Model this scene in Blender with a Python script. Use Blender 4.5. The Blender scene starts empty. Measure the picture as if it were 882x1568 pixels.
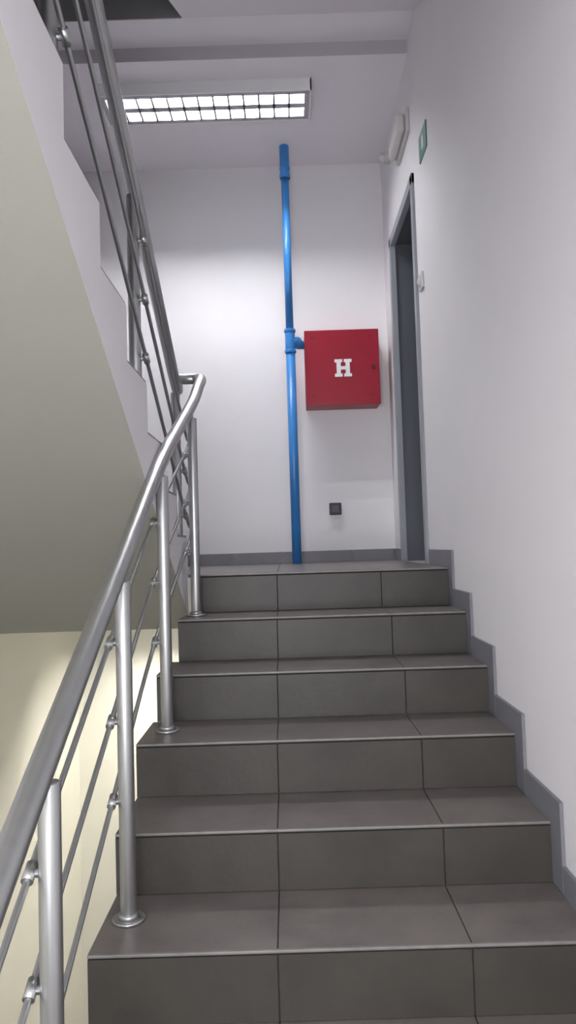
import bpy, bmesh, math
from mathutils import Vector, Matrix
scn=bpy.context.scene
DEBUG=None
try:
    scn.view_settings.view_transform='Standard'
except Exception: pass

# ---------------- materials ----------------
def nmat(name,col,rough=.6,metal=0,noise=0.0,nscale=8,bump=0,bscale=200,col2=None,spec=.5,emit=None,estr=0,stretch=None):
    m=bpy.data.materials.new(name);m.use_nodes=True
    nt=m.node_tree;N=nt.nodes;L=nt.links;b=N['Principled BSDF']
    b.inputs['Base Color'].default_value=(*col,1);b.inputs['Roughness'].default_value=rough
    b.inputs['Metallic'].default_value=metal;b.inputs['Specular IOR Level'].default_value=spec
    tc=N.new('ShaderNodeTexCoord');src=tc.outputs['Object']
    if stretch:
        mp=N.new('ShaderNodeMapping');mp.inputs['Scale'].default_value=stretch;L.new(src,mp.inputs[0]);src=mp.outputs[0]
    n=N.new('ShaderNodeTexNoise');n.inputs['Scale'].default_value=nscale;n.inputs['Detail'].default_value=6;n.inputs['Roughness'].default_value=.6
    L.new(src,n.inputs['Vector'])
    r=N.new('ShaderNodeValToRGB');L.new(n.outputs['Fac'],r.inputs[0])
    c2=col2 or tuple(c*(1-noise) for c in col)
    r.color_ramp.elements[0].position=.3;r.color_ramp.elements[1].position=.7
    r.color_ramp.elements[0].color=(*c2,1);r.color_ramp.elements[1].color=(*col,1)
    L.new(r.outputs[0],b.inputs['Base Color'])
    if bump:
        n2=N.new('ShaderNodeTexNoise');n2.inputs['Scale'].default_value=bscale;n2.inputs['Detail'].default_value=3
        L.new(src,n2.inputs['Vector'])
        bp=N.new('ShaderNodeBump');bp.inputs['Strength'].default_value=bump;bp.inputs['Distance'].default_value=.002
        L.new(n2.outputs['Fac'],bp.inputs['Height']);L.new(bp.outputs[0],b.inputs['Normal'])
    if emit:
        b.inputs['Emission Color'].default_value=(*emit,1);b.inputs['Emission Strength'].default_value=estr
    return m
M_wall=nmat('plaster_white',(.80,.785,.80),.9,noise=.03,nscale=2,bump=.15,bscale=150,spec=.2)
M_cream=nmat('plaster_cream',(.79,.78,.70),.9,noise=.03,nscale=2,bump=.15,bscale=150,spec=.2)
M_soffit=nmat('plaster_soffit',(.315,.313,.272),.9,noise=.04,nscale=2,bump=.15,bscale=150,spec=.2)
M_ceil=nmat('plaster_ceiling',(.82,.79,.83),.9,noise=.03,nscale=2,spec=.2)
M_beam_shaded=nmat('plaster_beam_shaded',(.52,.50,.53),.9,noise=.03,nscale=2,spec=.2)  # plaster greyed: shade painted into the face turned from the lamp
M_slab_shaded=nmat('slab_edge_shaded',(.36,.36,.37),.9,noise=.05,nscale=3)  # grey carries the shade of an edge facing away from the light
M_tile_shaded=nmat('tile_anthracite_shaded',(.055,.050,.042),.45,noise=.38,nscale=4,bump=.25,bscale=60,spec=.4)  # risers: same tile darkened, shade of the upright faces put into the colour
M_tread_lit=nmat('tile_tread_lit',(.19,.168,.158),.38,noise=.34,nscale=5,bump=.25,bscale=60,spec=.5)  # treads: same tile lightened, light from above put into the colour
M_skirt=nmat('tile_skirting',(.20,.20,.22),.5,noise=.12,nscale=7)
M_grout=nmat('grout',(.03,.027,.025),.9,noise=.2,nscale=30)
M_nose=nmat('nosing_trim',(.22,.21,.20),.5,noise=.25,nscale=20,metal=.2)
M_steel=nmat('stainless_steel',(.50,.51,.51),.36,metal=.95,noise=.08,nscale=30,stretch=(1,1,.1))
M_steel2=nmat('stainless_dark',(.42,.43,.43),.4,metal=.9,noise=.1,nscale=30)
M_blue=nmat('blue_pvc',(.04,.23,.60),.35,noise=.12,nscale=5)
M_red=nmat('red_paint',(.31,.010,.028),.35,noise=.1,nscale=4)
M_redd=nmat('red_edge',(.30,.01,.02),.4,noise=.1,nscale=4)
M_white=nmat('white_paint',(.85,.85,.85),.5,noise=.02)
M_plast=nmat('white_plastic',(.62,.61,.60),.4,noise=.03)
M_frame=nmat('door_frame_grey',(.30,.32,.35),.4,noise=.05,nscale=4)
M_door=nmat('door_leaf_grey',(.10,.11,.125),.4,noise=.08,nscale=4)
M_green=nmat('exit_green',(.06,.20,.14),.4,noise=.1,nscale=6)
M_black=nmat('black_plastic',(.018,.02,.04),.4,noise=.2,nscale=30)
M_refl=nmat('louver_aluminium',(.40,.40,.42),.4,metal=.6,noise=.04)
M_tube=nmat('tube_glow',(.9,.9,.9),.5,emit=(.97,.97,1),estr=245)
M_tubew=nmat('tube_glow_warm',(.9,.9,.9),.5,emit=(1,.95,.84),estr=340)
M_dark=nmat('screw_dark',(.1,.01,.01),.4,noise=.1)

# ---------------- builder ----------------
class B:
    def __init__(s): s.bm=bmesh.new(); s.mats=[]
    def mi(s,m):
        if m not in s.mats:s.mats.append(m)
        return s.mats.index(m)
    def box(s,x0,x1,y0,y1,z0,z1,m,bev=0,seg=2):
        t=bmesh.new();r=bmesh.ops.create_cube(t,size=1)
        for v in t.verts:
            v.co=Vector(((x0+x1)/2+v.co.x*(x1-x0),(y0+y1)/2+v.co.y*(y1-y0),(z0+z1)/2+v.co.z*(z1-z0)))
        if bev: bmesh.ops.bevel(t,geom=t.edges[:],offset=bev,segments=seg,affect='EDGES',profile=.5)
        s.merge(t,m)
    def merge(s,t,m,smooth=False):
        i=s.mi(m);bmesh.ops.recalc_face_normals(t,faces=t.faces[:])
        vm={v:s.bm.verts.new(v.co) for v in t.verts}
        for f in t.faces:
            try:
                nf=s.bm.faces.new([vm[v] for v in f.verts]);nf.material_index=i;nf.smooth=smooth and len(f.verts)<=4
            except ValueError: pass
        t.free()
    def cyl(s,a,b,r,m,seg=24,r2=None,bev=0):
        a=Vector(a);b=Vector(b);d=b-a;t=bmesh.new()
        bmesh.ops.create_cone(t,cap_ends=True,segments=seg,radius1=r,radius2=r if r2 is None else r2,depth=d.length)
        if bev:
            ed=[e for e in t.edges if any(len(f.verts)>4 for f in e.link_faces)]
            bmesh.ops.bevel(t,geom=ed,offset=bev,segments=3,affect='EDGES',profile=.5)
        q=Vector((0,0,1)).rotation_difference(d.normalized()).to_matrix().to_4x4()
        bmesh.ops.transform(t,matrix=Matrix.Translation((a+b)/2)@q,verts=t.verts)
        s.merge(t,m,True)
    def sph(s,c,r,m,sc=(1,1,1)):
        t=bmesh.new();bmesh.ops.create_uvsphere(t,u_segments=20,v_segments=12,radius=r)
        for v in t.verts: v.co=Vector((c[0]+v.co.x*sc[0],c[1]+v.co.y*sc[1],c[2]+v.co.z*sc[2]))
        s.merge(t,m,True)
    def prism(s,poly,x0,x1,m,axis='x'):
        t=bmesh.new()
        if axis=='x':
            A=[t.verts.new((x0,y,z)) for y,z in poly];C=[t.verts.new((x1,y,z)) for y,z in poly]
        else:
            A=[t.verts.new((y,x0,z)) for y,z in poly];C=[t.verts.new((y,x1,z)) for y,z in poly]
        t.faces.new(A);t.faces.new(C[::-1])
        n=len(poly)
        for i in range(n): t.faces.new([A[i],C[i],C[(i+1)%n],A[(i+1)%n]])
        s.merge(t,m)
    def make(s,name,parent=None):
        me=bpy.data.meshes.new(name)
        s.bm.to_mesh(me);s.bm.free()
        for m in s.mats: me.materials.append(m)
        o=bpy.data.objects.new(name,me);scn.collection.objects.link(o)
        if parent:o.parent=parent
        return o
def empty(name):
    o=bpy.data.objects.new(name,None);scn.collection.objects.link(o);o.empty_display_size=.1;return o

# ---------------- dimensions ----------------
t_=.2988;r_=.1633;YF=3.3007
XS=-.0539;XR=.6868;XW=.697;XL=-.4434;U=2.4438
XLW=-1.385;YB=4.965;H=2.6532;YW=-.95
yk=lambda k:YF-(5-k)*t_
zk=lambda k:-(5-k)*r_
xlk=lambda k:-.4951 if k<=2 else {3:-.48,4:-.4434,5:-.42}[k]
FL=zk(-4)   # half landing level
KLO=-3
# ---------------- lower flight ----------------
st=empty('staircase')
b=B()
g=.0015
for k in range(KLO,6):
    xl=xlk(k)
    segs=[(xl,XS),(XS,XS+.45),(XS+.45,XR)]
    y0=yk(k);y1=yk(k+1) if k<5 else 3.34
    for i,(a,c) in enumerate(segs):
        a2=a+(g if i else 0);c2=c-(g if i<2 else 0)
        b.box(a2,c2,y0+.010,y1+.008,zk(k)-.012,zk(k),M_tread_lit,.0008,1)
        b.box(a2,c2,y0+.005,y0+.015,zk(k-1)+.001,zk(k)-.012,M_tile_shaded,.0008,1)
    b.box(xl,XR,y0+.0145,y1+.012,zk(k)-.011,zk(k)-.002,M_grout)
    b.box(xl,XR,y0+.009,y0+.02,zk(k-1),zk(k)-.004,M_grout)
b.make('tiles',st)
b=B()
for k in range(KLO,6):
    xl=xlk(k)
    b.box(xl,XR,yk(k)-.000,yk(k)+.0105,zk(k)-.007,zk(k)+.0008,M_nose,.0025,3)
b.make('nosing_strips',st)
b=B()
poly=[]
for k in range(KLO,6):
    poly+= [(yk(k)+.02,zk(k-1)-.012),(yk(k)+.02,zk(k)-.012)]
poly+=[(3.34,-.012),(3.34,-.245),(yk(5)+.02,-.245)]
poly+=[(yk(KLO)+.3,zk(KLO-1)-.25),(yk(KLO)+.02,zk(KLO-1)-.25)]
b.prism(poly,-.4434,XR,M_cream)
poly2=[]
for k in range(KLO,3):
    poly2+=[(yk(k)+.02,zk(k-1)-.012),(yk(k)+.02,zk(k)-.012)]
poly2+=[(yk(3)+.02,zk(2)-.012),(yk(3)+.02,zk(2)-.25),(yk(KLO)+.3,zk(KLO-1)-.25),(yk(KLO)+.02,zk(KLO-1)-.25)]
b.prism(poly2,-.4951,-.4434,M_cream)
b.make('core',st)

# landing
b=B()
xs=[XLW,XS-.9,XS-.45,XS,XS+.45,XW]; 
ys=[3.35,3.75,4.2,4.65,YB]
for i in range(5):
    for j in range(4):
        b.box(xs[i]+g,xs[i+1]-g,ys[j]+g,ys[j+1]-g,-.012,0,M_tread_lit,.0008,1)
b.box(XLW,XW,3.353,YB,-.02,-.002,M_grout)
b.box(XL,XW,3.34,YB,-.245,-.02,M_cream)
b.box(XLW,XL,3.438,YB,-.242,-.02,M_cream)
b.make('floor_landing')
b=B()
b.box(XLW,XW,YW,yk(KLO)+.01,FL-.012,FL,M_tread_lit);b.box(XLW,XW,YW,yk(KLO)+.02,FL-.24,FL-.012,M_cream)
b.make('floor_half_landing')
b=B()
b.box(XLW,XW,YW,YB,-2.96,-2.94,M_tread_lit);b.make('floor')

# skirting right
b=B()
for k in range(KLO,5):
    b.box(XR,XW,yk(k)-.075+g*.5,yk(k+1)-.075-g*.5,zk(k)-r_+.0,zk(k)+.075,M_skirt,.001,1)
b.box(XR,XW,YF-.075,3.74,-.0,.075,M_skirt,.001,1)
b.box(XR,XW,YF-.075,YF+.02,-r_,.0,M_skirt)
b.box(XR,XW,4.70,YB,0,.075,M_skirt,.001,1)
b.make('baseboard_right')
b=B()
edges=[XLW+.01,XS-.9,XS-.3,XS+.02,XS+.47,XR]
for i in range(5): b.box(edges[i]+g,edges[i+1]-g,YB-.01,YB,0,.075,M_skirt,.001,1)
b.make('baseboard_back')

# ---------------- upper flight (rises towards viewer) ----------------
def up_flight(name,x0,x1,U0,zoff,mat_side,mat_soff):
    e=empty(name)
    top=[]
    for i in range(9):
        y=U0+3*t_-i*t_
        top+=[(y,i*r_+zoff),(y,(i+1)*r_+zoff)]
    yl=U0+3*t_-9*t_
    soff=lambda y:zoff+.37-.5465*(y-2.32)
    yend=U0+3*t_+.10
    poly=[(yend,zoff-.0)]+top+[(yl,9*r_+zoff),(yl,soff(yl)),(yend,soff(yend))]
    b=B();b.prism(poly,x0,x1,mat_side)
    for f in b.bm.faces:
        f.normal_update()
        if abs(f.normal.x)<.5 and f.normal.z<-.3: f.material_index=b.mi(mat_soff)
    b.make('flight_slab',e)
    b=B()
    for i in range(9):
        y=U0+3*t_-i*t_
        b.box(x0,x1-.004,y-t_+.012,y+.003,(i+1)*r_+zoff,(i+1)*r_+zoff+.010,M_tread_lit)
    b.make('tiles',e)
    return e
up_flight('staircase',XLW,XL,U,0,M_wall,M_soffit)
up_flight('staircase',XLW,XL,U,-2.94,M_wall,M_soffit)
b=B();b.box(XLW,XW,YW,U-6*t_,1.25,1.47,M_ceil);b.make('ceiling_half_landing')
# flight above, rising away
e=empty('staircase')
b=B()
ys0=3.604
sl=lambda y:2.725-.5465*(ys0-y)
poly=[(ys0,2.975)];k=0
y=ys0-.02;z=2.975
while z>1.6:
    poly+=[(y,z),(y,z-r_)];y-=t_;z-=r_
poly+=[(U-6*t_,z),(U-6*t_,sl(U-6*t_)),(ys0,sl(ys0))]
b.prism(poly,XL,XW,M_ceil);b.make('flight_slab',e)

# ceiling landing
b=B()
b.box(XLW,XW,3.826,YB,H,2.975,M_ceil)
b.box(XLW,XW,3.822,3.826,H,2.725,M_beam_shaded)
b.box(XLW,XW,ys0+.002,3.822,2.725,2.975,M_ceil)
b.box(XLW,XL,ys0-.004,ys0+.002,2.722,2.975,M_slab_shaded)
b.make('ceiling')
b=B();b.box(XLW,XW,YW,YB,4.9,5.0,M_ceil);b.make('ceiling_top')

# ---------------- walls ----------------
D1=4.64;D2=3.79;HD=1.98
b=B()
b.box(XW,XW+.25,YW-.2,D2,-2.96,5,M_wall)
b.box(XW,XW+.25,D1,YB+.2,-2.96,5,M_wall)
b.box(XW,XW+.25,D2,D1,HD,5,M_wall)
b.box(XW,XW+.25,D2,D1,-2.96,-.02,M_wall)
b.make('wall_right')
b=B();b.box(XLW,XW,YB,YB+.2,-.245,5,M_wall);b.box(XLW,XW,YB,YB+.2,-2.96,-.245,M_cream);b.make('wall_back')
b=B();b.box(XLW-.2,XLW,YW-.2,YB+.2,-.245,5,M_wall);b.box(XLW-.2,XLW,YW-.2,YB+.2,-2.96,-.245,M_cream);b.make('wall_left')
wx0,wx1,wz0,wz1=-1.0,.35,-.75,.78
b=B()
b.box(XLW,wx0,YW-.2,YW,-2.96,5,M_wall);b.box(wx1,XW,YW-.2,YW,-2.96,5,M_wall)
b.box(wx0,wx1,YW-.2,YW,-2.96,wz0,M_wall);b.box(wx0,wx1,YW-.2,YW,wz1,5,M_wall)
b.make('wall_front')
b=B()
for (a,c,d,f) in [(wx0,wx1,wz0,wz0+.05),(wx0,wx1,wz1-.05,wz1),(wx0,wx0+.05,wz0,wz1),(wx1-.05,wx1,wz0,wz1),(-.35,-.30,wz0,wz1)]:
    b.box(a,c,YW-.14,YW-.08,d,f,M_white,.004)
b.make('window_1')

# ---------------- door ----------------
d=empty('door_1')
b=B()
fw=.055
b.box(XW-.014,XW+.02,D2-.012,D2+fw-.012,0,HD+.012,M_frame,.003)
b.box(XW-.014,XW+.02,D1-fw+.012,D1+.012,0,HD+.012,M_frame,.003)
b.box(XW-.014,XW+.02,D2-.012,D1+.012,HD-fw+.012,HD+.012,M_frame,.003)
b.box(XW+.02,XW+.24,D2+.0,D2+.03,0,HD,M_frame)
b.box(XW+.02,XW+.24,D1-.03,D1,0,HD,M_door)
b.box(XW+.02,XW+.24,D2,D1,HD-.03,HD,M_door)
b.make('frame',d)
b=B();b.box(XW+.14,XW+.18,D2+.03,D1-.03,0,HD-.03,M_door,.002)
b.cyl((XW+.14,D2+.1,1.0),(XW+.09,D2+.1,1.0),.011,M_steel);b.cyl((XW+.092,D2+.1,1.0),(XW+.092,D2+.22,1.0),.01,M_steel,bev=.003)
b.make('leaf',d)

# ---------------- hydrant cabinet ----------------
b=B()
cx0,cx1,cz0,cz1,cyf=.141,.613,.992,1.475,4.765
b.box(cx0+.002,cx1-.002,cyf+.022,YB-.001,cz0+.004,cz1-.004,M_redd,.003)
b.box(cx0,cx1,cyf,cyf+.02,cz0,cz1,M_red,.005,3)
for (sx,sz) in [(cx0+.05,cz0+.06),(cx0+.05,cz1-.05),(cx1-.06,cz0+.06),(cx1-.06,cz1-.05)]:
    b.cyl((sx,cyf+.001,sz),(sx,cyf-.002,sz),.006,M_dark,12)
b.cyl((cx1-.04,cyf+.002,1.23),(cx1-.04,cyf-.006,1.23),.012,M_dark,16)
hx,hz=.382,1.228;w,h=.108,.112
W=w/2;Hh=h/2;sf=.020;si=.015;gp=.005
q=[(gp,Hh),(W,Hh),(W,Hh-sf),(W-si*.8,Hh-sf),(W-si*.8,-Hh+sf),(W,-Hh+sf),(W,-Hh),(gp,-Hh),(gp,-Hh+sf),(gp+.010,-Hh+sf),(gp+.010,-.011)]
out=[(gp+.010,.011),(gp+.010,Hh-sf),(gp,Hh-sf)]+q
outl=[(-x,z) for x,z in out][::-1]
full=out+outl
b.prism([(hx+x,hz+z) for x,z in full],cyf-.003,cyf-.0002,M_white,axis='y')
b.make('fire_hydrant_cabinet')

# ---------------- blue pipe ----------------
b=B()
px,py=.0505,4.71
b.cyl((px,py,0),(px,py,1.36),.029,M_blue,32)
b.cyl((px,py,1.46),(px,py,2.46),.024,M_blue,32)
b.cyl((px,py,1.318),(px,py,1.468),.031,M_blue,32,bev=.003)
b.cyl((px,py,1.318),(px,py,1.338),.036,M_blue,32,bev=.004)
b.cyl((px,py,1.45),(px,py,1.47),.036,M_blue,32,bev=.004)
b.cyl((px,py,1.395),(px+.055,py+.055,1.395),.031,M_blue,32)
b.cyl((px+.035,py+.035,1.395),(px+.052,py+.052,1.395),.037,M_blue,32,bev=.004)
b.sph((px+.055,py+.058,1.395),.028,M_blue)
b.cyl((px+.055,py+.103,1.395),(px+.055,py+.058,1.395),.026,M_blue,32)
b.sph((px+.055,py+.103,1.395),.0262,M_blue)
b.cyl((px+.055,py+.103,1.395),(cx0-.0005,py+.103,1.395),.026,M_blue,32)
b.cyl((px,py,2.44),(px,py,H),.030,M_blue,32,bev=.003)
b.cyl((px,py,2.44),(px,py,2.47),.034,M_blue,32,bev=.004)
b.cyl((px,py,2.50),(px,py,2.515),.033,M_blue,32,bev=.003)
b.make('water_pipe')

b=B();b.box(.274,.352,YB-.035,YB,.305,.383,M_black,.006,3);b.box(.285,.341,YB-.042,YB-.034,.316,.372,M_black,.004,2);b.make('electrical_socket')

b=B();b.box(XW-.006,XW,3.41,3.585,1.935,2.06,M_green,.001,1);b.box(XW-.008,XW-.005,3.47,3.51,1.965,2.03,M_plast);b.make('exit_sign')
b=B();b.box(XW-.02,XW,3.84,4.21,2.245,2.375,M_plast,.006,3);b.box(XW-.065,XW-.018,3.86,4.19,2.26,2.36,M_plast,.02,5);b.make('emergency_lamp')
b=B();b.cyl((XW,4.56,2.48),(XW-.03,4.56,2.48),.035,M_plast,bev=.005);b.sph((XW-.04,4.56,2.48),.028,M_plast);b.make('motion_detector')
b=B();b.box(XW-.012,XW,3.62,3.70,1.345,1.425,M_plast,.005,3);b.sph((XW-.014,3.66,1.385),.026,M_plast,(.5,1,1));b.make('light_switch')

# ---------------- fluorescent fixture ----------------
def fixture(name,x0,x1,y0,y1,zc,tube,hh=.07):
    e=empty(name)
    b=B();zb=zc-hh
    b.box(x0,x1,y0,y1,zc-.004,zc,M_white)
    b.box(x0,x1,y0,y0+.012,zb,zc-.004,M_white,.002,1);b.box(x0,x1,y1-.012,y1,zb,zc-.004,M_white,.002,1)
    b.box(x0,x0+.012,y0,y1,zb,zc-.004,M_white,.002,1);b.box(x1-.012,x1,y0,y1,zb,zc-.004,M_white,.002,1)
    b.make('housing',e)
    b=B();ym=(y0+y1)/2
    b.box(x0+.03,x1-.03,ym-.022,ym+.022,zb+.002,zb+.045,M_refl)
    for ya in(y0+.013,y1-.043): b.box(x0+.03,x1-.03,ya,ya+.030,zb+.002,zb+.03,M_refl)
    b.box(x0+.012,x0+.04,y0+.012,y1-.012,zb+.001,zb+.04,M_refl);b.box(x1-.04,x1-.012,y0+.012,y1-.012,zb+.001,zb+.04,M_refl)
    n=13
    for i in range(1,n):
        x=x0+.04+(x1-x0-.08)*i/n
        b.box(x-.006,x+.006,y0+.03,y1-.03,zb+.002,zb+.030,M_refl)
    b.make('louver',e)
    b=B()
    for yy in((y0+.035+ym-.018)/2,(y1-.035+ym+.018)/2):
        b.cyl((x0+.05,yy,zb+.042),(x1-.05,yy,zb+.042),.011,tube,16)
    b.make('tubes',e)
    return e
fixture('ceiling_lamp',-.97,.205,4.0,4.30,H,M_tube)
fixture('ceiling_lamp',-.97,.205,4.38,4.68,-.245,M_tubew)

# ---------------- railing ----------------
ra=empty('stair_railing')
def crv(name,pts,r,mat,parent):
    cu=bpy.data.curves.new(name,'CURVE');cu.dimensions='3D';cu.bevel_depth=r;cu.bevel_resolution=8;cu.use_fill_caps=True
    P=[Vector(p) for p in pts];P=[P[0]*2-P[1]]+P+[P[-1]*2-P[-2]];out=[]
    for i in range(1,len(P)-2):
        for j in range(8):
            u=j/8;a,b_,c,d_=P[i-1],P[i],P[i+1],P[i+2]
            out.append(.5*((2*b_)+(-a+c)*u+(2*a-5*b_+4*c-d_)*u*u+(-a+3*b_-3*c+d_)*u**3))
    out.append(P[-2])
    s=cu.splines.new('POLY');s.points.add(len(out)-1)
    for p,q in zip(s.points,out):p.co=(*q,1)
    s.use_smooth=True
    cu.materials.append(mat);o=bpy.data.objects.new(name,cu);scn.collection.objects.link(o);o.parent=parent
YP=.166;HP=.853
low=[(-.4387,yk(-4)+YP,zk(-4)),(-.4387,yk(-2)+YP,zk(-2)),(-.432,yk(0)+YP,zk(0)),(-.422,yk(2)+YP,zk(2)),(-.39,yk(4)+YP,zk(4))]
XU=-.49
upp=[(XU,2.50-(i)*3*t_,(3+3*i)*r_) for i in(-1,0,1,2)]
hps=[HP]*4+[.825]
b=B()
def post(p,hp,side):
    x,y,z=p
    b.cyl((x,y,z),(x,y,z+.008),.042,M_steel,32,bev=.003)
    b.cyl((x,y,z+.008),(x,y,z+.02),.028,M_steel,32,r2=.022)
    b.cyl((x,y,z),(x,y,z+hp),.0205,M_steel,32,bev=.004)
    b.cyl((x,y,z+hp),(x,y,z+hp+.05),.007,M_steel,16)
    for h in(.295,.495,.695):
        hh=h-(HP-hp)
        b.cyl((x,y,z+hh),(x+side*.030,y,z+hh),.008,M_steel,16)
        s2=-side
        b.cyl((x+side*.036,y-.016,z+hh-.009*s2),(x+side*.036,y+.016,z+hh+.009*s2),.011,M_steel,16)
for p,h in zip(low,hps): post(p,h,-1)
for p in upp: post(p,.82,1)
b.make('posts',ra)
rail=[(p[0],p[1],p[2]+h+.055) for p,h in zip(low,hps)]
rail=[(rail[0][0],rail[0][1]-.12,rail[0][2]-.06)]+rail
rail+=[(-.378,3.33,.825),(-.375,3.42,.880),(-.40,3.465,.895),(-.445,3.465,.895),(-.482,3.44,.89)]
rail+=[(p[0],p[1],p[2]+.82+.055) for p in upp]
rail.append((XU,upp[-1][1]-.2,upp[-1][2]+.98))
crv('handrail',rail,.0245,M_steel,ra)
for h in(.295,.495,.695):
    pl=[(p[0]-.036,p[1],p[2]+h-(HP-hh)) for p,hh in zip(low,hps)]
    pu=[(p[0]+.036,p[1],p[2]+h-.033) for p in upp]
    e0=pl[-1];e1=pu[0]
    mid=[(-.423,3.30,e0[2]+.065),(-.425,3.41,e0[2]+.115),(-.438,3.435,e0[2]+.12)]
    crv('rod',pl+mid+pu,.0065,M_steel2,ra)

# ---------------- lights ----------------
def area(name,loc,rot,sx,sy,en,col):
    l=bpy.data.lights.new(name,'AREA');l.shape='RECTANGLE';l.size=sx;l.size_y=sy;l.energy=en;l.color=col
    o=bpy.data.objects.new(name,l);o.location=loc;o.rotation_euler=rot;scn.collection.objects.link(o);return o
area('window_daylight',((wx0+wx1)/2,YW-.25,(wz0+wz1)/2),(math.pi/2,0,0),wx1-wx0,wz1-wz0,98,(.98,.975,1))
w=bpy.data.worlds.new('World');scn.world=w;w.use_nodes=True
w.node_tree.nodes['Background'].inputs[0].default_value=(.75,.85,1,1);w.node_tree.nodes['Background'].inputs[1].default_value=1

# ---------------- camera ----------------
f=1187.94;pitch=.0546;roll=-.0312;yaw=.0018
cd=bpy.data.cameras.new('Camera');cd.sensor_fit='VERTICAL';cd.sensor_height=36;cd.lens=f/1600*36;cd.clip_start=.02
cd.shift_x=3.45/1600;cd.shift_y=-12.4/1600
if DEBUG:
    u,v,zf=DEBUG
    cd.lens*=zf;cd.shift_x=zf*(cd.shift_x+(u-450)/1600);cd.shift_y=zf*(cd.shift_y+(800-v)/1600)
co=bpy.data.objects.new('Camera',cd);scn.collection.objects.link(co)
co.matrix_world=Matrix.Translation((0,0,.1151))@Matrix.Rotation(yaw,4,'Z')@Matrix.Rotation(math.pi/2+pitch,4,'X')@Matrix.Rotation(roll,4,'Z')
scn.camera=co
